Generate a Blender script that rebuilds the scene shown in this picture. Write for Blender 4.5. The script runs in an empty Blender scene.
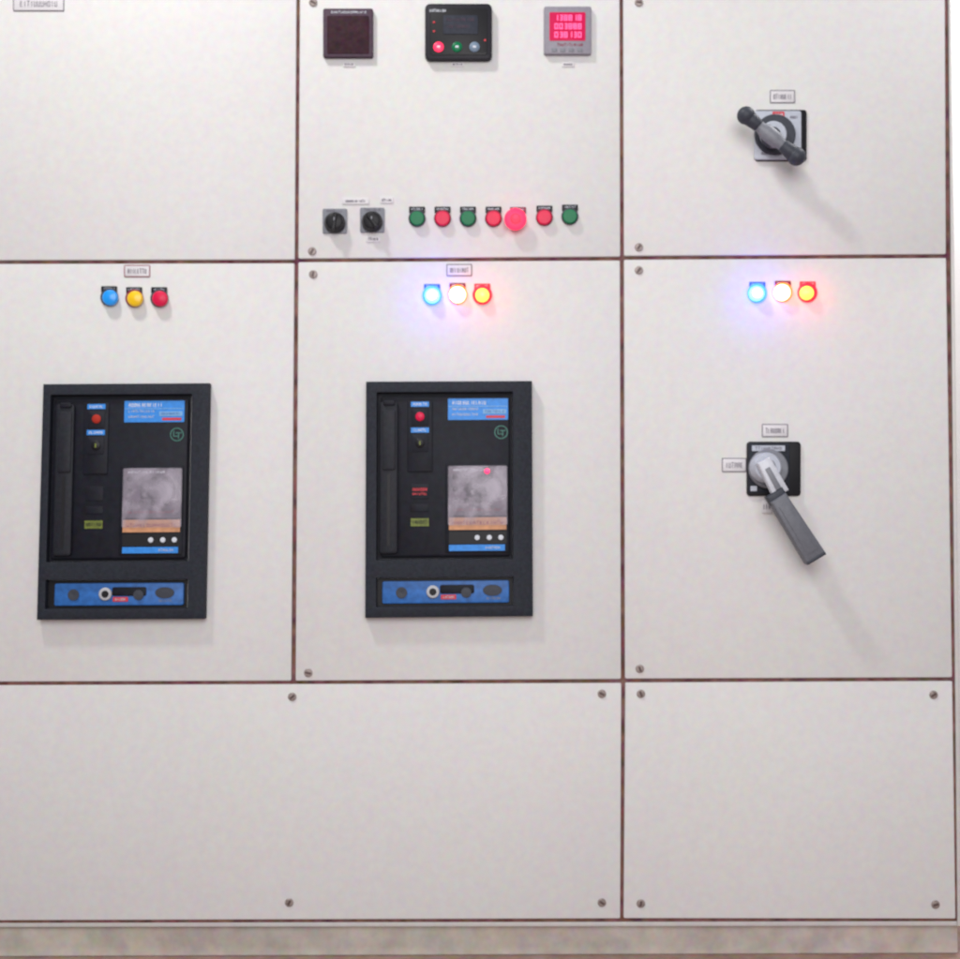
import bpy, bmesh, math, random
from mathutils import Matrix, Vector
scene = bpy.context.scene
COL = scene.collection
R = math.radians

# ------------------------------------------------------------------ camera
S = 0.002; D = 2.6
PITCH, ROLL = 1.9, -0.2
CZ = 0.96 - D*math.tan(R(PITCH))
cam = bpy.data.cameras.new('camera'); camo = bpy.data.objects.new('camera', cam); COL.objects.link(camo)
M3 = Matrix.Rotation(R(90+PITCH), 3, 'X') @ Matrix.Rotation(R(ROLL), 3, 'Z')
CP = Vector((0, -D, CZ))
camo.matrix_world = Matrix.Translation(CP) @ M3.to_4x4()
cam.sensor_width = 36; cam.lens = 36*D/(960*S)/math.cos(R(PITCH))
cam.clip_end = 100
cam.dof.use_dof = True; cam.dof.focus_distance = 2.2; cam.dof.aperture_fstop = 2.2
scene.camera = camo
FPX = cam.lens/36*960

def at(u, v, d=0.0):
    """point of the plane d metres in front of the doors"""
    dr = M3 @ Vector(((u-480)/FPX, (479.5-v)/FPX, -1))
    t = (-d + D)/dr.y
    return CP + dr*t

# ------------------------------------------------------------------ materials
def mat(name, rgb, rough=0.5, metal=0.0, var=0.06, scale=60, bump=0.0, bscale=300, emit=None, es=0, coat=0, grain=0, alpha=1, big=0, spec=.5, gs=110, painted_glare=False):
    m = bpy.data.materials.new(name); m.use_nodes = True
    nt = m.node_tree; b = nt.nodes['Principled BSDF']; L = nt.links
    b.inputs['Roughness'].default_value = rough; b.inputs['Metallic'].default_value = metal
    b.inputs['Coat Weight'].default_value = coat
    b.inputs['Alpha'].default_value = alpha
    b.inputs['Specular IOR Level'].default_value = spec
    tc = nt.nodes.new('ShaderNodeTexCoord')
    n = nt.nodes.new('ShaderNodeTexNoise'); n.inputs['Scale'].default_value = scale; n.inputs['Detail'].default_value = 5
    L.new(tc.outputs['Object'], n.inputs['Vector'])
    rp = nt.nodes.new('ShaderNodeMapRange'); rp.inputs[1].default_value = .3; rp.inputs[2].default_value = .7
    rp.inputs[3].default_value = 1-var; rp.inputs[4].default_value = 1+var
    L.new(n.outputs['Fac'], rp.inputs[0])
    mx = nt.nodes.new('ShaderNodeVectorMath'); mx.operation = 'SCALE'; mx.inputs[0].default_value = rgb
    L.new(rp.outputs[0], mx.inputs['Scale'])
    out = mx.outputs[0]
    def colour_noise(out, sc, amt, det):
        g = nt.nodes.new('ShaderNodeTexNoise'); g.inputs['Scale'].default_value = sc; g.inputs['Detail'].default_value = det
        L.new(tc.outputs['Object'], g.inputs['Vector'])
        a = nt.nodes.new('ShaderNodeVectorMath'); a.operation = 'SUBTRACT'; a.inputs[1].default_value = (.5, .5, .5)
        L.new(g.outputs['Color'], a.inputs[0])
        s = nt.nodes.new('ShaderNodeVectorMath'); s.operation = 'SCALE'; s.inputs['Scale'].default_value = amt
        L.new(a.outputs[0], s.inputs[0])
        ad = nt.nodes.new('ShaderNodeVectorMath'); ad.operation = 'ADD'
        L.new(out, ad.inputs[0]); L.new(s.outputs[0], ad.inputs[1]); return ad.outputs[0]
    if grain: out = colour_noise(out, gs, grain, 3)
    if big: out = colour_noise(out, 3.2, big, 4)
    L.new(out, b.inputs['Base Color'])
    if painted_glare:  # uneven alpha, pale patches painted in as reflections
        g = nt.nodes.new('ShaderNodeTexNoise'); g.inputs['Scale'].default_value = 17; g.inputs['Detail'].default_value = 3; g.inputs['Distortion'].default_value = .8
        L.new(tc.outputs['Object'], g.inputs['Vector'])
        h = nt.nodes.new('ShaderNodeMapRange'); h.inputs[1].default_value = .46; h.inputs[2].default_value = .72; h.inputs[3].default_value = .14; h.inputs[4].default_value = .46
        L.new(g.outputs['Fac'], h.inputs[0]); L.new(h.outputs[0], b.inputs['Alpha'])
    if bump:
        n2 = nt.nodes.new('ShaderNodeTexNoise'); n2.inputs['Scale'].default_value = bscale; n2.inputs['Detail'].default_value = 3
        L.new(tc.outputs['Object'], n2.inputs['Vector'])
        bp = nt.nodes.new('ShaderNodeBump'); bp.inputs['Strength'].default_value = bump; bp.inputs['Distance'].default_value = .002
        L.new(n2.outputs['Fac'], bp.inputs['Height']); L.new(bp.outputs[0], b.inputs['Normal'])
    if emit:
        b.inputs['Emission Color'].default_value = (*emit, 1); b.inputs['Emission Strength'].default_value = es
    return m

def lin(r, g, b):
    f = lambda c: ((c/255+.055)/1.055)**2.4 if c > 10 else c/255/12.92
    return (f(r), f(g), f(b))

PAINT = mat('door_paint', (.693, .690, .688), .5, var=.012, scale=25, bump=.08, bscale=260, grain=.15, gs=70, big=.035, spec=.3)
FRAMEP = mat('frame_paint', (.64, .63, .62), .5, var=.04, scale=25, bump=.1, grain=.15, big=.06)
GASK = mat('gasket', lin(120, 84, 80), .8, var=.5, scale=40, grain=.16, gs=45)
PLINTH = mat('plinth_paint', lin(192, 184, 176), .6, var=.16, scale=16, grain=.22, gs=60, big=.08)
FLOOR = mat('floor_tile', lin(154, 126, 116), .5, var=.2, scale=14, grain=.22, gs=50)
WALL = mat('wall_paint', (.84, .83, .82), .8, var=.03, scale=6, bump=.1)
BEZ = mat('bezel_plastic', lin(36, 40, 50), .6, var=.25, scale=200, bump=.2, bscale=500, grain=.014, spec=.25)
BODY = mat('body_plastic', lin(18, 20, 32), .55, var=.3, scale=60, bump=.12, grain=.014, spec=.25)
HAND = mat('lever_plastic', lin(33, 35, 43), .55, var=.2, scale=150, grain=.014, spec=.25)
FAINT = mat('faint_window', lin(25, 27, 38), .55, var=.1, spec=.25)
BLACK = mat('black_plastic', lin(15, 15, 21), .45, var=.15, scale=150, spec=.35)
DGREY = mat('dark_grey_plastic', lin(58, 62, 72), .5, var=.12, scale=150, spec=.35)
MGREY = mat('mid_grey_plastic', lin(122, 125, 134), .45, var=.08, scale=120)
LGREY = mat('light_grey_plastic', lin(184, 190, 203), .4, var=.06, scale=120)
BLUE = mat('blue_print', lin(40, 134, 220), .45, var=.14, scale=140, emit=lin(30, 135, 245), es=.05)
PBLUE = mat('pale_blue_print', lin(120, 174, 222), .45, var=.14, scale=140)
DBLUE = mat('blue_panel', lin(40, 104, 180), .5, var=.2, scale=90)
WHITE = mat('white_print', lin(210, 216, 226), .5, var=.05)
INK = mat('ink', lin(104, 98, 112), .6, var=.1)
PLATE = mat('nameplate_plastic', lin(214, 212, 216), .4, var=.03, scale=90)
REDP = mat('red_plastic', lin(205, 18, 66), .35, var=.08, emit=lin(225, 20, 84), es=.16, spec=.3)
REDL = mat('red_print', lin(206, 48, 62), .5, var=.08)
DULLR = mat('dull_red_button', lin(176, 50, 38), .6, var=.1, spec=.2)
MAROON = mat('dull_red_print', lin(138, 34, 62), .5, var=.1, spec=.3)
GREENP = mat('green_plastic', lin(0, 112, 70), .35, var=.08, spec=.25, emit=lin(0, 120, 70), es=.04)
PINKP = mat('lit_red_plastic', lin(240, 36, 80), .35, emit=lin(255, 62, 98), es=.9, spec=.3)
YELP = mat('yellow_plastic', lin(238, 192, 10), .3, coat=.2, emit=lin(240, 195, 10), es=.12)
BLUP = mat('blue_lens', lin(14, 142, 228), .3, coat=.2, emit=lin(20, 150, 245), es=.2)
OLIVE = mat('olive_print', lin(104, 116, 40), .5, var=.3, scale=150)
ORANGE = mat('orange_strip', lin(204, 148, 108), .5, var=.2, scale=80)
STEEL = mat('screw_steel', lin(150, 138, 134), .45, metal=.3, var=.25, scale=200)
DSTEEL = mat('screw_slot', lin(86, 68, 66), .5, var=.1)
CHROME = mat('lock_chrome', lin(186, 188, 194), .5, metal=.15, var=.1, spec=.3)
TEALR = mat('emblem_green', lin(56, 116, 104), .5)
METERB = mat('meter_bezel', lin(80, 64, 78), .6, var=.15, scale=120, grain=.03, spec=.2)
METERS = mat('meter_screen', lin(56, 32, 42), .65, var=.3, scale=70, grain=.03, spec=.15)
CTRLB = mat('controller_bezel', lin(28, 26, 36), .5, var=.15, scale=100, spec=.3)
CTRLS = mat('controller_screen', lin(48, 52, 64), .5, var=.2, scale=120, spec=.2)
CTRLK = mat('controller_grey_button', lin(110, 130, 152), .5)
RM_B = mat('meter_grey', lin(140, 136, 148), .45, var=.08, scale=120)
RM_S = mat('meter_led_screen', lin(100, 6, 40), .5, var=.25, scale=70, emit=lin(226, 14, 84), es=.78, spec=.2)
RM_D = mat('meter_led_digits', lin(255, 70, 125), .4, emit=lin(255, 96, 158), es=1.1)
TRIPF = mat('trip_face', lin(92, 84, 98), .5, var=.4, scale=34, grain=.07, gs=60)  # strong mottling paints in pale window reflections
COVER = mat('clear_cover', lin(206, 198, 214), .3, painted_glare=True, coat=.2)  # clear plastic; its cloudy patches imitate reflected light
GRIP = mat('grip_plastic', lin(102, 105, 114), .5, var=.1, scale=120)
SILVER = mat('lever_neck_silver', lin(204, 208, 218), .35, var=.06, scale=120)
def glow(name, c, s): return mat(name, c, .3, emit=c, es=s)
E_BC = glow('lit_blue_core', lin(140, 222, 255), 1.5); E_BR = glow('lit_blue_ring', lin(74, 150, 255), 1.1)
E_WC = glow('lit_amber_core', lin(255, 244, 214), 2.2); E_WR = glow('lit_amber_ring', lin(255, 132, 60), 1.0)
E_RC = glow('lit_red_core', lin(255, 208, 84), 1.3); E_RR = glow('lit_red_ring', lin(245, 34, 56), .95)
E_HOT = glow('lit_blue_hot_spot', lin(225, 248, 255), 2.6)
LEDR = glow('red_led', lin(255, 50, 110), 1.1)

# ------------------------------------------------------------------ geometry helpers
ORI = {}
def finish(name, bm, m, parent=None, origin=None):
    bmesh.ops.recalc_face_normals(bm, faces=bm.faces[:])
    for f in bm.faces: f.smooth = True
    for e in bm.edges:
        if len(e.link_faces) == 2 and e.calc_face_angle(0) > .55: e.smooth = False
    if parent is not None: o0 = ORI[parent.name]
    elif origin is not None: o0 = Vector(origin)
    else:
        c = Vector((0, 0, 0))
        for v in bm.verts: c += v.co
        o0 = c/max(1, len(bm.verts))
    bmesh.ops.translate(bm, verts=bm.verts[:], vec=-o0)
    me = bpy.data.meshes.new(name); bm.to_mesh(me); bm.free(); me.materials.append(m)
    o = bpy.data.objects.new(name, me); COL.objects.link(o)
    if parent is not None: o.parent = parent
    else: o.location = o0
    ORI[o.name] = o0.copy()
    return o
def thing(name, loc, label, cat, group=None):
    o = bpy.data.objects.new(name, None); COL.objects.link(o); o.location = loc; o.empty_display_size = .02
    ORI[o.name] = Vector(loc); tag(o, label, cat, group); return o
def tag(o, label, cat, group=None):
    o['label'] = label; o['category'] = cat
    if group: o['group'] = group
    return o

def inset_pts(pts, k):
    if k == 0: return pts
    n = len(pts)
    A = sum(pts[i][0]*pts[(i+1) % n][1]-pts[(i+1) % n][0]*pts[i][1] for i in range(n))
    sg = 1 if A > 0 else -1
    out = []
    for i in range(n):
        p0, p1, p2 = Vector(pts[i-1]), Vector(pts[i]), Vector(pts[(i+1) % n])
        e1 = (p1-p0).normalized(); e2 = (p2-p1).normalized()
        n1 = Vector((-e1.y, e1.x))*sg; n2 = Vector((-e2.y, e2.x))*sg
        out.append(tuple(p1+(n1+n2)/(1+n1.dot(n2))*k))
    return out
def poly(bm, pts, df, db, bev=0):
    n = len(pts)
    rings = [(db, 0)]
    if bev: rings += [(df-bev*S, 0), (df-bev*S*.3, bev*.3), (df, bev)]
    else: rings += [(df, 0)]
    prev = None
    for d, k in rings:
        vs = []
        for (u, v) in inset_pts(pts, k):
            p = at(u, v, df); vs.append(bm.verts.new((p.x, -d, p.z)))
        if prev:
            for i in range(n): bm.faces.new((prev[i], prev[(i+1) % n], vs[(i+1) % n], vs[i]))
        else: bm.faces.new(vs)
        prev = vs
    bm.faces.new(prev)
def rr(rect, r=0, W=None, ang=0):
    u0, v0, u1, v1 = rect; pts = []
    if r <= 0: pts = [(u0, v0), (u1, v0), (u1, v1), (u0, v1)]
    else:
        for cx, cy, a0 in ((u1-r, v0+r, -90), (u1-r, v1-r, 0), (u0+r, v1-r, 90), (u0+r, v0+r, 180)):
            for k in range(5):
                a = R(a0+k*22.5); pts.append((cx+r*math.cos(a), cy+r*math.sin(a)))
    if ang:
        c = ((u0+u1)/2, (v0+v1)/2); ca, sa = math.cos(R(ang)), math.sin(R(ang))
        pts = [(c[0]+(x-c[0])*ca-(y-c[1])*sa, c[1]+(x-c[0])*sa+(y-c[1])*ca) for x, y in pts]
    if W: pts = [W(*p) for p in pts]
    return pts
def box(rect, df, db, r=0, bev=0, W=None, ang=0, bm=None):
    bm = bm or bmesh.new(); poly(bm, rr(rect, r, W, ang), df, db, bev); return bm
def quadwarp(rect, c):
    u0, v0, u1, v1 = rect
    def W(u, v):
        s = (u-u0)/(u1-u0); t = (v-v0)/(v1-v0)
        return tuple(c[0][k]*(1-s)*(1-t)+c[1][k]*s*(1-t)+c[2][k]*s*t+c[3][k]*(1-s)*t for k in (0, 1))
    return W
def lathe(u, v, prof, W=None, seg=28, bm=None, sx=1, sz=1):
    bm = bm or bmesh.new()
    if W: u, v = W(u, v)
    c = at(u, v, prof[-1][1]); prev = None
    for r, d in prof:
        r = max(r, .05)*S
        vs = [bm.verts.new((c.x+sx*r*math.cos(2*math.pi*k/seg), -d, c.z+sz*r*math.sin(2*math.pi*k/seg))) for k in range(seg)]
        if prev:
            for i in range(seg): bm.faces.new((prev[i], prev[(i+1) % seg], vs[(i+1) % seg], vs[i]))
        else: bm.faces.new(vs)
        prev = vs
    bm.faces.new(prev); return bm
def tube(p0, p1, prof, seg=20, bm=None, flat=1.0):
    """profile [(t, radius m)] along the segment p0-p1"""
    bm = bm or bmesh.new(); ax = (p1-p0); n = ax.normalized()
    a = n.cross(Vector((0, 1, 0))).normalized(); b = n.cross(a).normalized(); prev = None
    for t, r in prof:
        c = p0+ax*t
        vs = [bm.verts.new(c+a*r*math.cos(2*math.pi*k/seg)+b*r*flat*math.sin(2*math.pi*k/seg)) for k in range(seg)]
        if prev:
            for i in range(seg): bm.faces.new((prev[i], prev[(i+1) % seg], vs[(i+1) % seg], vs[i]))
        else: bm.faces.new(vs)
        prev = vs
    bm.faces.new(prev); return bm
def ball(c, r, bm=None, sc=(1, 1, 1)):
    bm = bm or bmesh.new()
    g = bmesh.ops.create_uvsphere(bm, u_segments=20, v_segments=12, radius=r)
    for v in g['verts']: v.co = Vector((v.co.x*sc[0], v.co.y*sc[1], v.co.z*sc[2]))+c
    return bm
def glyphs(rect, n, df, seed, W=None, wt=.16, th=.0004, mn=.5, chars='AIEOTLHU'):
    """row of small, unreadable characters"""
    rnd = random.Random(seed); bm = bmesh.new(); u0, v0, u1, v1 = rect; cw = (u1-u0)/n; h = v1-v0
    for i in range(n):
        a = u0+i*cw+cw*.12; b = u0+(i+1)*cw-cw*.12; t = max(cw*wt, mn)
        k = rnd.choice(chars)
        sg = []
        if k in 'AEOLHU': sg.append((a, v0, a+t, v1))
        if k in 'AOHU': sg.append((b-t, v0, b, v1))
        if k in 'IT': sg.append(((a+b-t)/2, v0, (a+b+t)/2, v1))
        if k in '083': sg.append((b-t, v0, b, v1))
        if k in '08': sg.append((a, v0, a+t, v1))
        if k == '1': sg.append((b-t, v0, b, v1))
        e = .01
        if k in 'AEO083': sg.append((a+t+e, v0, b-t-e, v0+t))
        if k == 'T': sg.append((a, v0-t-e, b, v0-e))
        if k in 'EOLU083': sg.append((a+t+e, v1-t, b-t-e, v1))
        if k in 'AEH83': sg.append((a+t+e, (v0+v1-t)/2, b-t-e, (v0+v1+t)/2))
        for s in sg:
            if s[2] > s[0] and s[3] > s[1]: box(s, df+th, df-.0002, W=W, bm=bm)
    return bm

# ------------------------------------------------------------------ setting
zf = at(480, 954, -.03).z
bm = bmesh.new()
bmesh.ops.create_grid(bm, x_segments=2, y_segments=2, size=4)
for v in bm.verts: v.co = Vector((v.co.x, v.co.y-2.0, zf))
o = finish('floor', bm, FLOOR, origin=(0, 0, 0)); o['kind'] = 'structure'
bm = bmesh.new()
vs = [bm.verts.new(p) for p in ((-4, .75, zf), (4, .75, zf), (4, .75, 3.2), (-4, .75, 3.2))]
bm.faces.new(vs)
o = finish('wall', bm, WALL, origin=(0, 0, 0)); o['kind'] = 'structure'

# ------------------------------------------------------------------ cabinet
cab = thing('switchboard_cabinet', (0, .3, zf), 'large off white electrical switchboard cabinet that carries all the doors, on a beige plinth', 'cabinet')
bm = bmesh.new(); Wc = quadwarp((-30, -30, 949, 924), ((-30, -30), (947, -30), (957, 921), (-30, 923)))
poly(bm, rr((-30, -30, 949, 924), 0, Wc), -.0065, -.5, 0); finish('gasket_backing', bm, GASK, cab)
bm = bmesh.new(); poly(bm, [(948.4, -30), (950.8, -30), (962.5, 926), (957.6, 926)], -.005, -.5, .5); finish('side_panel', bm, FRAMEP, cab)
bm = bmesh.new(); poly(bm, [(-30, 922.8), (957.2, 921.2), (957.4, 926.2), (-30, 927.6)], -.006, -.5, 1.2); finish('bottom_rail', bm, FRAMEP, cab)
bm = bmesh.new()
p0 = at(-30, 928, -.02); p1 = at(958, 927, -.02)
for v in bmesh.ops.create_cube(bm, size=1)['verts']:
    v.co = Vector((p0.x if v.co.x < 0 else p1.x, .022 if v.co.y < 0 else .5, zf+.0005 if v.co.z < 0 else p0.z+.001))
bmesh.ops.bevel(bm, geom=[e for e in bm.edges], offset=.002, segments=2, affect='EDGES')
finish('plinth', bm, PLINTH, cab)

def screw(u, v, door, seed=0):
    s = finish('lock_screw', lathe(u, v, [(4.2, 0), (4.2, .001), (3.5, .0022), (0, .003)]), STEEL, door)
    a = random.Random(seed+u).uniform(0, 180)
    finish('screw_slot', box((u-2.6, v-1.0, u+2.6, v+1.0), .0034, .0024, ang=a), DSTEEL, s)
def door(label, c, screws, cat='door'):
    c = inset_pts(c, .35)
    us = [p[0] for p in c]; vs = [p[1] for p in c]; rect = (min(us), min(vs), max(us), max(vs))
    m_ = at(sum(us)/4, sum(vs)/4)
    t = thing('cabinet_door' if cat == 'door' else 'cover_plate', (m_.x, 0, m_.z), label, cat)
    bm = bmesh.new(); poly(bm, rr(rect, 1.5, quadwarp(rect, c)), 0, -.006, .9)
    finish('door_panel' if cat == 'door' else 'plate_sheet', bm, PAINT, t)
    for i, (u, v) in enumerate(screws): screw(u, v, t, i)
    return t
door('blank upper left door above the unlit lamps, bearing one nameplate at its top edge', [(-25, -25), (297, -25), (295, 259.9), (-25, 260.6)], [])
door('upper middle door carrying three meters and the row of push buttons', [(299.6, -25), (620, -25), (620.6, 256.9), (298, 258.9)], [(312, 251), (313, 2)])
door('upper right door carrying the small switch with a ball ended crossbar', [(622.8, -25), (945.4, -25), (946.4, 254.4), (623.7, 256.2)], [(639, 247), (639, 2)])
door('left door carrying the unlit lamps and the leftmost circuit breaker', [(-25, 263.6), (294.8, 262.8), (291.6, 681.2), (-25, 682.2)], [])
door('middle door carrying three lit lamps and a circuit breaker', [(298, 261.8), (620.4, 260), (621.4, 679.5), (295.2, 681.2)], [(313, 274), (308, 673)])
door('right door carrying the switch with the long grey lever', [(623.7, 259.3), (946.6, 257.5), (952.6, 677.8), (624.7, 679.2)], [(639, 270), (640, 669)])
door('wide blank bottom cover plate below both circuit breakers, with four screws', [(-25, 685.2), (621.8, 682.7), (620.6, 919), (-25, 921)], [(292, 697), (602, 694), (289, 903), (602, 903)], 'cover')
door('blank bottom right cover plate below the long lever switch, screw in each corner', [(625, 682.4), (952.8, 680.8), (956, 919.2), (623.3, 918.8)], [(641, 694), (934, 695), (641, 904), (936, 905)], 'cover')

# ------------------------------------------------------------------ nameplates
def plate(rect, label, n, seed, border=True, group=None):
    u0, v0, u1, v1 = rect
    p = at((u0+u1)/2, (v0+v1)/2)
    t = thing('nameplate', (p.x, 0, p.z), label, 'nameplate', group)
    if border:
        finish('border', box(rect, .0012, 0.0001, r=.8), INK if border is True else border, t)
        k = .8; finish('plate', box((u0+k, v0+k, u1-k, v1-k), .002, .0013, r=.4, bev=.2), PLATE, t)
    else: finish('plate', box(rect, .002, 0.0001, r=.5, bev=.2), PLATE, t)
    h = v1-v0; w = u1-u0
    finish('lettering', glyphs((u0+w*.13, v0+h*.34, u1-w*.13, v1-h*.3), n, .002, seed, mn=.6), INK, t)
plate((13, -4, 64, 11), 'large bordered nameplate at the top edge of the upper left door', 11, 1)
plate((124, 265, 150, 277), 'small bordered nameplate above the unlit blue, yellow and red lamps', 8, 2, MAROON)
plate((446.5, 264, 472, 276), 'small bordered nameplate above the lit lamps on the middle door', 8, 3)
plate((770, 90, 795, 103), 'small bordered nameplate above the ball ended switch', 8, 4)
plate((762, 424, 788, 437), 'bordered nameplate just above the long grey lever switch', 8, 5)
plate((722, 458, 746.5, 472), 'bordered nameplate left of the long grey lever switch', 6, 6)
plate((762, 500, 772, 513), 'tiny tag below the lever switch, half hidden by the lever', 3, 7, False)
plate((343, 62, 355, 66.5), 'tiny pale tag under the dark blank meter', 6, 8, False)
plate((451, 62, 464, 66.5), 'tiny pale tag under the black controller', 6, 9, False)
plate((562, 62, 574, 66.5), 'tiny pale tag under the meter with the red display', 6, 10, False)
plate((342, 198, 369, 204), 'faint long tag above and between the two black rotary knobs', 11, 11, False)
plate((380, 197, 393, 203), 'faint short tag up and right of the second black rotary knob', 6, 12, False)
plate((366, 236, 380, 242), 'faint tag below the second black rotary knob', 6, 13, False)

# ------------------------------------------------------------------ meters
p = at(348, 33); t = thing('panel_meter', (p.x, 0, p.z), 'square panel meter with dark blank screen and purple grey bezel, left of the controller', 'meter')
finish('bezel', box((323, 8, 373, 57), .010, .0001, r=2, bev=1.2), METERB, t)
s = finish('screen', box((327, 15.5, 369, 53.5), .0112, .0101, r=1.2, bev=.4), METERS, t)
finish('lettering', glyphs((331, 11, 367, 13.2), 15, .0101, 21, mn=.4), WHITE, t)
p = at(458, 31); t = thing('generator_controller', (p.x, 0, p.z), 'black rounded controller module with small display and coloured buttons, at top of middle door', 'controller')
finish('bezel', box((425, 3, 492, 59.5), .014, .0001, r=5, bev=2), CTRLB, t)
finish('face', box((430, 8, 487.5, 55), .0152, .0141, r=3, bev=.5), BLACK, t)
s = finish('display', box((443, 15, 478, 34), .0164, .0153, r=1.5, bev=.4), CTRLS, t)
finish('display_text', glyphs((446, 18, 475, 21), 10, .0165, 31), METERB, s)
finish('display_text', glyphs((446, 25, 470, 28), 9, .0165, 32), METERB, s)
finish('lettering', glyphs((429.5, 9.3, 446, 11.8), 8, .0153, 33), WHITE, t)
for u, m, l in ((438.5, PINKP, 'red stop button'), (457, GREENP, 'green start button'), (474.5, CTRLK, 'grey blue button')):
    b = finish('button', lathe(u, 46.5, [(5.2, .0153), (5.2, .0168), (4, .0184), (0, .0188)]), m, t); b['label'] = l
    finish('button_mark', box((u-1.6, 45.5, u+1.6, 47.5), .0192, .0186), WHITE, b)
for u, v in ((434, 22), (434, 31), (485, 40)):
    finish('indicator_light', lathe(u, v, [(1.2, .0153), (1.0, .0162), (0, .0165)]), REDL, t)
p = at(568, 30); t = thing('panel_meter', (p.x, 0, p.z), 'square grey panel meter with glowing red number display, right of the controller', 'meter')
finish('bezel', box((544, 6, 591.5, 54), .010, .0001, r=2, bev=1.2), RM_B, t)
s = finish('display', box((549.5, 12, 585.5, 40.5), .0112, .0101, r=1, bev=.4), RM_S, t)
for i in range(3): finish('digit_row', glyphs((554, 14.8+i*8.5, 582, 20.4+i*8.5), 6, .0113, 41+i, wt=.2, mn=.8, chars='08318'), RM_D, s)
finish('lettering', glyphs((557, 43.5, 583, 46), 11, .0101, 45), MAROON, t)
for u in (551.5, 560, 568.5, 577): finish('key', box((u, 48, u+5.5, 51.5), .0112, .0101, r=.8, bev=.3), MGREY, t)

# ------------------------------------------------------------------ rotary selector knobs
for (u, v, ang, lab) in ((334, 221, 8, 'black rotary selector knob, first in the row, left of its twin'), (371.5, 220, -35, 'black rotary selector knob, second in the row, next to the first green button')):
    p = at(u, v); t = thing('selector_switch', (p.x, 0, p.z), lab, 'switch', 'black selector knobs')
    finish('base_plate', box((u-11.5, v-12.5, u+13, v+12.5), .003, .0001, r=1.5, bev=.5), MGREY, t)
    finish('legend', glyphs((u-8, v-11.4, u+9, v-9), 7, .003, int(u)), INK, t)
    kn = finish('knob', lathe(u, v, [(10.5, .003), (10.5, .010), (9.6, .014), (8.4, .0205), (6.8, .022), (0, .0224)]), BLACK, t)
    finish('pointer', box((u-1.8, v-9, u+1.8, v+8), .029, .0222, r=1.2, bev=.6, ang=ang), BLACK, kn)
    finish('pointer_line', box((u-.6, v-4, u+.6, v-1), .0296, .0288, ang=0), MGREY, kn)

# ------------------------------------------------------------------ push buttons and lamps
def legend(u, v, t, seed, m=BLACK, w=8):
    l = finish('legend_plate', box((u-w, v-11.5, u+w, v-5), .0025, .0001, r=.8, bev=.3), m, t)
    finish('lettering', glyphs((u-w+2, v-10, u+w-2, v-8.2), 7, .0025, seed, mn=.4), LGREY, l)
def point(t, col, pw, off):
    l = bpy.data.lights.new('lamp_light', 'POINT'); l.color = col; l.energy = pw; l.shadow_soft_size = .005
    lo = bpy.data.objects.new('lamp_light', l); COL.objects.link(lo); lo.parent = t; lo.location = (0, -off, 0)
btn = [(417, 218, GREENP, 'green push button, first of the row, right of the black knobs'),
       (442.5, 218, REDP, 'red push button between the two leftmost green buttons'),
       (468, 218, GREENP, 'green push button third in the row, with red on both sides'),
       (493.5, 218, REDP, 'red push button just left of the glowing mushroom button'),
       (544.5, 217, REDP, 'red push button right of the glowing mushroom button'),
       (570, 216, GREENP, 'green push button at the right end of the row')]
for i, (u, v, m, lab) in enumerate(btn):
    p = at(u, v); t = thing('push_button', (p.x, 0, p.z), lab, 'button', 'push buttons in a row')
    legend(u, v, t, 50+i)
    finish('collar', lathe(u, v, [(8.6, .0001), (8.6, .004), (7.8, .0055), (7.0, .0056), (0, .0056)]), DGREY if m is GREENP else MAROON, t)
    finish('cap', lathe(u, v, [(7.2, .0057), (7.2, .011), (6.3, .0125), (0, .013)]), m, t)
u, v = 515.5, 218.5; p = at(u, v)
t = thing('mushroom_button', (p.x, 0, p.z), 'large glowing pink red mushroom stop button among the push buttons', 'button')
legend(518, v, t, 60, MAROON)
finish('collar', lathe(u, v, [(9, .0001), (9, .008), (7, .012), (0, .0121)]), MAROON, t)
hd = finish('mushroom_head', lathe(u, v, [(7, .0122), (10.5, .016), (11.2, .019), (10.6, .0215), (8, .0235), (4, .0245), (0, .0248)]), PINKP, t)
finish('head_ring', lathe(u, v, [(5.4, .0243), (5.2, .0256), (3.8, .0258), (0, .0256)]), REDP, hd)
point(t, (1, .08, .14), .022, .036)

def lamp(u, v, ring, core, lab, group, seed, lit=None, leg=BLACK, rc=7.0, hot=None):
    p = at(u, v); t = thing('pilot_lamp', (p.x, 0, p.z), lab, 'lamp', group)
    legend(u, v+.5, t, seed, leg)
    finish('collar', lathe(u, v, [(9.8 if lit else 9, .0001), (9.8 if lit else 9, .004), (8.4, .0055), (0, .0056)]), ring, t)
    r = rc if lit else 7.8
    ln = finish('lens', lathe(u, v, [(r, .0057), (r, .011), (r*.86, .0145), (r*.5, .0165), (0, .0172)]), core, t)
    if hot: finish('lens_centre', lathe(u, v, [(4.6, .0155), (4.4, .0178), (2.4, .0186), (0, .0188)]), hot, ln)
    if lit:
        for (col, pw, off) in lit: point(t, col, pw, off)
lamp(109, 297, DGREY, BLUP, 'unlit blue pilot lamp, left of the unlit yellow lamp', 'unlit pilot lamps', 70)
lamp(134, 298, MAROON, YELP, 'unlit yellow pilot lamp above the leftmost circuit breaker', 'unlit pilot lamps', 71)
lamp(159, 298, DGREY, REDP, 'unlit red pilot lamp, right of the unlit yellow lamp', 'unlit pilot lamps', 72)
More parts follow.
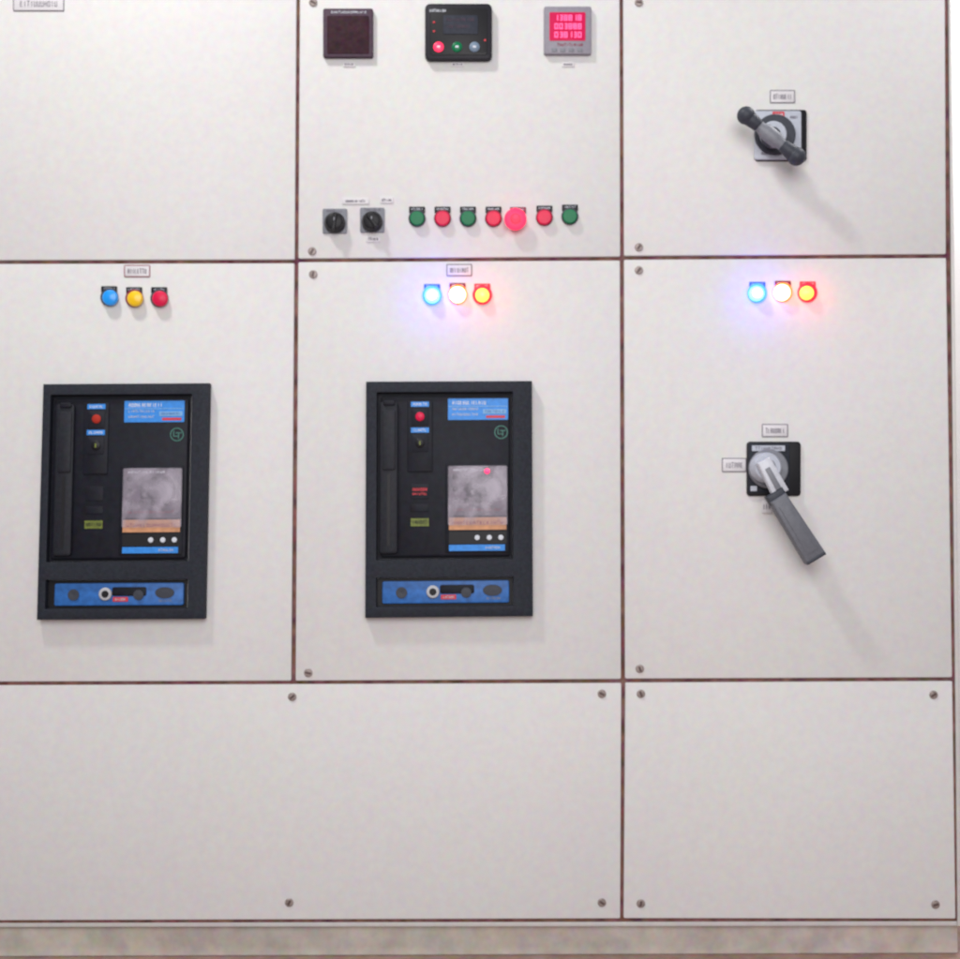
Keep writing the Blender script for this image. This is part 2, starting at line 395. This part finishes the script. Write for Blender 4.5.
for j, (dx, dy, w) in enumerate(((0, 0, 'on the middle door above the breaker'), (325.5, -2.2, 'on the right door above the lever'))):
    g = 'lit pilot lamps'
    lamp(432+dx, 295+dy, E_BR, E_BC, 'glowing blue white pilot lamp '+w, g, 80+j, [((.08, .03, 1), .19, .032)], DBLUE, 7.4, E_HOT)
    lamp(457.5+dx, 294+dy, E_WR, E_WC, 'glowing white centre pilot lamp '+w, g, 84+j, [((1, .22, .12), .012, .022)], MAROON, 8.2)
    lamp(482.3+dx, 294.5+dy, E_RR, E_RC, 'glowing yellow pilot lamp with red rim '+w, g, 88+j, [((1, .06, .06), .085, .029)], REDL)

# ------------------------------------------------------------------ circuit breakers
def breaker(c, opening, lab, second, seed):
    RECT = (366, 381, 532, 618)
    W = quadwarp(RECT, c)
    pc = at(*W(449, 500)); t = thing('circuit_breaker', (pc.x, 0, pc.z), lab, 'circuit breaker', 'drawout circuit breakers')
    # bezel with two openings
    a, b = opening
    xs = [366, a, b, 532]; ys = [381, 392, 560, 578, 607, 618]
    bm = bmesh.new(); g = {}
    for i, x in enumerate(xs):
        for j, y in enumerate(ys):
            q = at(*W(x, y), .022); g[i, j] = bm.verts.new((q.x, -.022, q.z))
    fs = [bm.faces.new((g[i, j], g[i+1, j], g[i+1, j+1], g[i, j+1])) for i in range(3) for j in range(5) if not (i == 1 and j in (1, 3))]
    ex = bmesh.ops.extrude_face_region(bm, geom=fs)
    for v in ex['geom']:
        if isinstance(v, bmesh.types.BMVert): v.co.y = -.0003
    bmesh.ops.recalc_face_normals(bm, faces=bm.faces[:])
    ed = [e for e in bm.edges if len(e.link_faces) == 2 and e.calc_face_angle(0) > 1 and all(v.co.y < -.02 for v in e.verts)]
    bmesh.ops.bevel(bm, geom=ed, offset=.0024, segments=2, affect='EDGES', profile=.6)
    finish('bezel', bm, BEZ, t)
    # recessed face
    def bx(name, rect, f, bk, m, par, **k): return finish(name, box(rect, f, bk, W=W, **k), m, par)
    face = bx('face_plate', (a+.5, 392.6, b-.5, 559.4), .004, .0004, BODY, t)
    bx('front_cover', (a+4, 396, b-3, 557), .013, .0041, BODY, face, r=3, bev=1.2)
    D0 = .0131
    h = bx('charging_handle', (380, 401, 398, 554), .021, D0, HAND, t, r=3, bev=1.6)
    bx('handle_grip', (382.5, 409, 395.5, 470), .0235, .0211, HAND, h, r=2, bev=.8)
    bx('handle_pivot', (383, 399.5, 395, 405), .0245, .0211, BODY, h, r=2, bev=.8)
    bx('handle_groove', (387.5, 474, 390.5, 546), .0216, .0209, BLACK, h)
    # centre column
    bx('button_housing', (407.5, 400, 432.5, 472), .0155, D0, BODY, t, r=1.5, bev=.6)
    l = bx('blue_label', (411, 401.5, 429, 406.5), .0163, .0156, BLUE, t)
    finish('lettering', glyphs((413, 402.8, 427, 405.2), 6, .0163, seed, W, mn=.4), WHITE, l)
    bx('button_surround', (411.5, 408, 428.5, 425.5), .0165, .0156, FAINT, t, r=1.5, bev=.5)
    finish('off_button', lathe(420, 416.3, [(4.4, .0166), (4.4, .019), (3.6, .020), (0, .0203)], W), REDP if second else DULLR, t)
    l = bx('blue_label', (411, 427.5, 429, 432.5), .0163, .0156, BLUE, t)
    finish('lettering', glyphs((413, 428.8, 427, 431.2), 6, .0163, seed+1, W, mn=.4), WHITE, l)
    bx('button_surround', (411.5, 434, 428.5, 452), .0165, .0156, FAINT, t, r=1.5, bev=.5)
    finish('on_button', lathe(420, 443, [(4.6, .0166), (4.6, .0185), (3.8, .0195), (0, .0197)], W), BLACK, t)
    finish('on_button_mark', box((419.2, 441, 420.8, 445), .0201, .0195, W=W), OLIVE, t)
    bx('indicator_window', (411, 484, 429, 499), .0138, D0, FAINT if second else BODY, t, r=1, bev=.3)
    if second:
        w = bx('status_flag', (412, 487, 428, 495.5), .0145, .0139, BODY, t)
        finish('lettering', glyphs((412.5, 488, 427.5, 491), 6, .0145, seed+2, W, mn=.6), REDL, w)
        finish('lettering', glyphs((412.5, 493, 427.5, 495), 7, .0145, seed+21, W, mn=.5), REDL, w)
    w = bx('status_flag', (411, 518.5, 429, 526.5), .0142, D0, OLIVE, t)
    finish('lettering', glyphs((412.5, 520.8, 427.5, 524), 6, .0142, seed+3, W), BODY, w)
    bx('counter_window', (411, 504, 429, 512), .0138, D0, BODY, t, r=1, bev=.3)
    # rating label
    l = bx('rating_label', (448, 398.5, 508, 420), .0139, D0, BLUE, t, r=.6)
    finish('lettering', glyphs((452, 401, 486, 404.6), 13, .0139, seed+4, W, wt=.22), WHITE, l)
    finish('lettering', glyphs((452, 408, 478, 410), 12, .0139, seed+5, W, mn=.4), LGREY, l)
    finish('lettering', glyphs((452, 413.5, 478, 415.5), 12, .0139, seed+6, W, mn=.4), LGREY, l)
    bx('label_box', (483, 409.3, 506, 413.8), .0145, .0139, PBLUE, l)
    finish('lettering', glyphs((484.5, 410.4, 504.5, 412.6), 8, .0145, seed+17, W, mn=.4), DBLUE, l)
    bx('label_box', (486, 415.6, 505, 418.2), .0145, .0139, REDL, l)
    bx('label_line', (448.6, 406, 507, 406.7), .0143, .0139, PBLUE, l)
    # round emblem: a ring around two joined letter strokes
    bm = bmesh.new(); cu, cv = W(501, 432.5); cc = at(cu, cv, .0138); n = 32; prv = None
    for k in range(n+1):
        a_ = 2*math.pi*k/n; ring = []
        for r_ in (6.8, 5.8): ring.append((cc.x+r_*S*math.cos(a_), -.0138, cc.z+r_*S*math.sin(a_)))
        ring = [bm.verts.new(q) for q in ring]
        if prv: bm.faces.new((prv[0], ring[0], ring[1], prv[1]))
        prv = ring
    em = finish('emblem', bm, TEALR, t)
    bm = bmesh.new()
    for rc in ((497.4, 428.8, 498.3, 434.6), (498.31, 433.7, 502.19, 434.6), (499.8, 430.4, 505.6, 431.3), (502.2, 431.31, 503.1, 436.6)): box(rc, .0137, D0, W=W, bm=bm)
    finish('emblem_letters', bm, TEALR, em)
    # trip unit
    tr = bx('trip_unit', (445.5, 463.5, 508.5, 553.5), .0150, D0, BODY, t, r=1.5, bev=.6)
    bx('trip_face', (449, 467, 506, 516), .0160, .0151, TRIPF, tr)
    rnd = random.Random(seed+9)
    bm = bmesh.new()
    for i in range(3):
        for j in range(4):
            x = 455+j*12+rnd.uniform(-1, 1); y = 477+i*12
            lathe(x, y, [(3, .0161), (2.8, .0172), (0, .0174)], W, 12, bm)
    finish('setting_dials', bm, BLACK, tr)
    bx('trip_screen', (466, 479, 490, 497), .0178, .0175, FAINT, tr, r=1)
    finish('lettering', glyphs((453, 469, 490, 471.4), 14, .0161, seed+10, W), WHITE, tr)
    finish('lettering', glyphs((453, 509, 500, 511.5), 15, .0161, seed+11, W), MAROON, tr)
    bx('trip_strip', (449, 518, 506, 530.5), .0160, .0151, ORANGE, tr)
    finish('lettering', glyphs((452, 522, 503, 525), 15, .0161, seed+12, W), MAROON, tr)
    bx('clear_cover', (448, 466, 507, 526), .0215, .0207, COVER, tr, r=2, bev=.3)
    if second: finish('alarm_light', lathe(487, 471.5, [(2.8, .0216), (2.6, .0226), (0, .0232)], W), LEDR, tr)
    bx('knob_strip', (449, 532, 506, 544.5), .0160, .0151, BLACK, tr)
    for u in (477, 489, 500.5): finish('setting_knob', lathe(u, 538.3, [(2.6, .0161), (2.5, .019), (0, .0195)], W), WHITE, tr)
    l = bx('blue_strip', (449, 545.4, 504.5, 551.6), .0160, .0151, BLUE, tr)
    finish('lettering', glyphs((485, 547.4, 500, 549.6), 7, .0161, seed+13, W, mn=.4), LGREY, l)
    # lower panel
    bx('lower_recess', (a+.5, 578.5, b-.5, 606.5), .004, .0004, BLACK, t)
    lp = bx('lower_panel', (383, 581.5, b-4, 604), .012, .0041, DBLUE, t, r=2, bev=.8)
    finish('socket', lathe(402, 593, [(5.6, .0121), (5.6, .014), (4.2, .0142), (0, .0125)], W), DGREY, lp)
    finish('key_lock', lathe(433, 592.5, [(6.4, .0121), (6.4, .016), (5.6, .0175), (0, .0176)], W), CHROME, lp)
    finish('key_slot', lathe(433, 592.5, [(3.6, .0177), (3.4, .0184), (0, .0185)], W), BLACK, lp)
    bx('lock_housing', (440, 585.5, 474, 594.5), .0132, .0121, BODY, lp, r=2, bev=.3)
    w = bx('red_label', (441, 595.5, 456, 600), .0132, .0121, REDL, lp)
    finish('lettering', glyphs((443, 596.7, 454, 598.8), 6, .0133, seed+14, W, mn=.4), LGREY, w)
    finish('socket', lathe(466, 593.5, [(5.2, .0133), (5.0, .0155), (0, .016)], W), DGREY, lp)
    finish('position_indicator', lathe(492, 591.5, [(6.6, .0121), (6.4, .0138), (0, .0142)], W, sx=1.45, sz=.85), DGREY, lp)
    finish('lettering', glyphs((486, 598.5, 500, 600.5), 8, .0121, seed+15, W, mn=.4), MGREY, lp)
breaker([(43, 384), (209, 383), (204.3, 619), (36.5, 620)], (374, 515), 'leftmost circuit breaker, in a charcoal frame under the unlit lamps', False, 100)
breaker([(366, 381.5), (532, 380.8), (533, 616.3), (365, 618)], (377, 512.5), 'circuit breaker under lit lamps, with a red light on its trip window', True, 200)

# ------------------------------------------------------------------ rotary switch with crossbar
p = at(780, 135); t = thing('rotary_switch', (p.x, 0, p.z), 'small rotary switch with ball ended dark crossbar on square grey plate, upper right door', 'switch')
finish('base_plate', box((755, 109.5, 807, 161), .004, .0001, r=3, bev=1), BLACK, t)
fp = finish('face_plate', box((754.5, 110.5, 801.5, 159.5), .0075, .0041, r=2.5, bev=.8), LGREY, t)
finish('red_legend', box((772.5, 111.5, 784.5, 119.5), .0083, .0076, r=.5), REDL, fp)
finish('lettering', glyphs((774.2, 113.5, 783, 117.3), 4, .0083, 301), WHITE, fp)
finish('lettering', glyphs((761, 152, 772, 154.5), 5, .0076, 302), INK, fp)
finish('lettering', glyphs((790, 116, 798, 118.5), 4, .0076, 303), INK, fp)
finish('dial_ring', lathe(775.5, 134, [(20.5, .0076), (20.5, .014), (19.5, .0155), (17.5, .0157), (0, .0157)]), DGREY, t)
finish('dial', lathe(774, 133.5, [(13.5, .0158), (13, .024), (12, .026), (0, .0262)]), LGREY, t)
finish('hub', lathe(773, 134.5, [(9.5, .0263), (9, .036), (8, .050), (0, .0505)]), DGREY, t)
P0 = at(746, 115.5, .064); P1 = at(796.5, 156.5, .064)
cb = finish('crossbar', tube(P0, P1, [(0, .010), (.12, .011), (.3, .0115), (.38, .016), (.6, .016), (.7, .0115), (.88, .011), (1, .010)], flat=.75), MGREY, t)
bm = tube(P0, P1, [(-.02, .0125), (.05, .0155), (.24, .0125), (.26, .0112)], flat=.9); finish('crossbar_grip', bm, DGREY, cb)
bm = tube(P0, P1, [(.72, .0112), (.74, .0125), (.92, .016), (1.02, .0125)], flat=.9); finish('crossbar_grip', bm, DGREY, cb)
finish('ball_end', ball(P0, .0178), DGREY, cb); finish('ball_end', ball(P1, .0182), DGREY, cb)

# ------------------------------------------------------------------ rotary switch with long lever
p = at(775, 468); t = thing('rotary_switch', (p.x, 0, p.z), 'rotary switch with a long grey lever pointing down right, black square plate', 'switch')
finish('base_plate', box((747, 441.5, 801, 496), .006, .0001, r=3.5, bev=1), BLACK, t)
fp = finish('face_plate', box((748.5, 443, 790, 493), .0085, .0061, r=2.5, bev=.8), BEZ, t)
finish('legend_strip', box((752, 445.5, 785, 451), .0092, .0086, r=.5), LGREY, fp)
finish('lettering', glyphs((755, 447, 782, 449.6), 10, .0092, 311), INK, fp)
finish('legend_spot', box((750.5, 486, 757, 491), .0092, .0086, r=.5), LGREY, fp)
finish('boss_ring', lathe(769, 468.5, [(19.5, .0086), (19.5, .018), (18, .0205), (0, .0206)]), MGREY, t)
finish('boss', lathe(768, 467, [(15, .0207), (14.6, .042), (12.5, .052), (0, .0525)]), LGREY, t)
finish('boss_cap', lathe(768, 467, [(8, .0526), (7.2, .0542), (0, .0545)]), MGREY, t)
def bar(u0, v0, u1, v1, w0, w1, df, db, bev, r=0):
    a = Vector((u0, v0)); b = Vector((u1, v1)); n = (b-a).normalized(); q = Vector((-n.y, n.x))
    pts = [a+q*w0/2, a-q*w0/2, b-q*w1/2, b+q*w1/2]
    bm = bmesh.new(); poly(bm, [tuple(x) for x in pts], df, db, bev); return bm
lv = finish('lever', bar(764, 460, 782, 494, 15, 17, .070, .055, 2.5), SILVER, t)
finish('lever_insert', bar(767.5, 468, 779, 489, 5, 6, .072, .0701, .5), MGREY, lv)
finish('lever_collar', bar(774.5, 492, 780, 500.5, 19, 19.5, .074, .053, 2), DGREY, lv)
finish('lever_grip', bar(778.5, 497.5, 817, 558.5, 18, 22, .080, .052, 2.6), GRIP, lv)
finish('grip_flat', bar(783, 505, 813, 552, 9, 12, .0812, .0801, .6), GRIP, lv)
finish('grip_end', bar(815.8, 556.6, 817.6, 559.6, 20.5, 21, .0808, .060, .8), DGREY, lv)

# ------------------------------------------------------------------ light
def area(name, loc, target, size, power, col):
    l = bpy.data.lights.new(name, 'AREA'); l.shape = 'DISK'; l.size = size; l.energy = power; l.color = col
    o = bpy.data.objects.new(name, l); COL.objects.link(o); o.location = loc
    o.rotation_euler = (Vector(target)-Vector(loc)).to_track_quat('-Z', 'Y').to_euler()
area('ceiling_lamp', (-1.35, -1.25, 3.9), (.5, 0, 1.0), .34, 48, (1, .98, .95))
area('room_light', (.1, -4.2, 2.2), (0, 0, 1.0), 3.0, 108, (1, .98, .985))
area('added_wall_light', (1.4, .12, 2.7), (1.2, .75, 1.95), .3, 20, (1, .98, .98))  # unseen light, added to brighten the upper right wall
w = bpy.data.worlds.new('World'); scene.world = w; w.use_nodes = True
w.node_tree.nodes['Background'].inputs[0].default_value = (.97, .965, 1, 1)
w.node_tree.nodes['Background'].inputs[1].default_value = .35
scene.view_settings.view_transform = 'Standard'; scene.view_settings.look = 'None'; scene.view_settings.exposure = 0
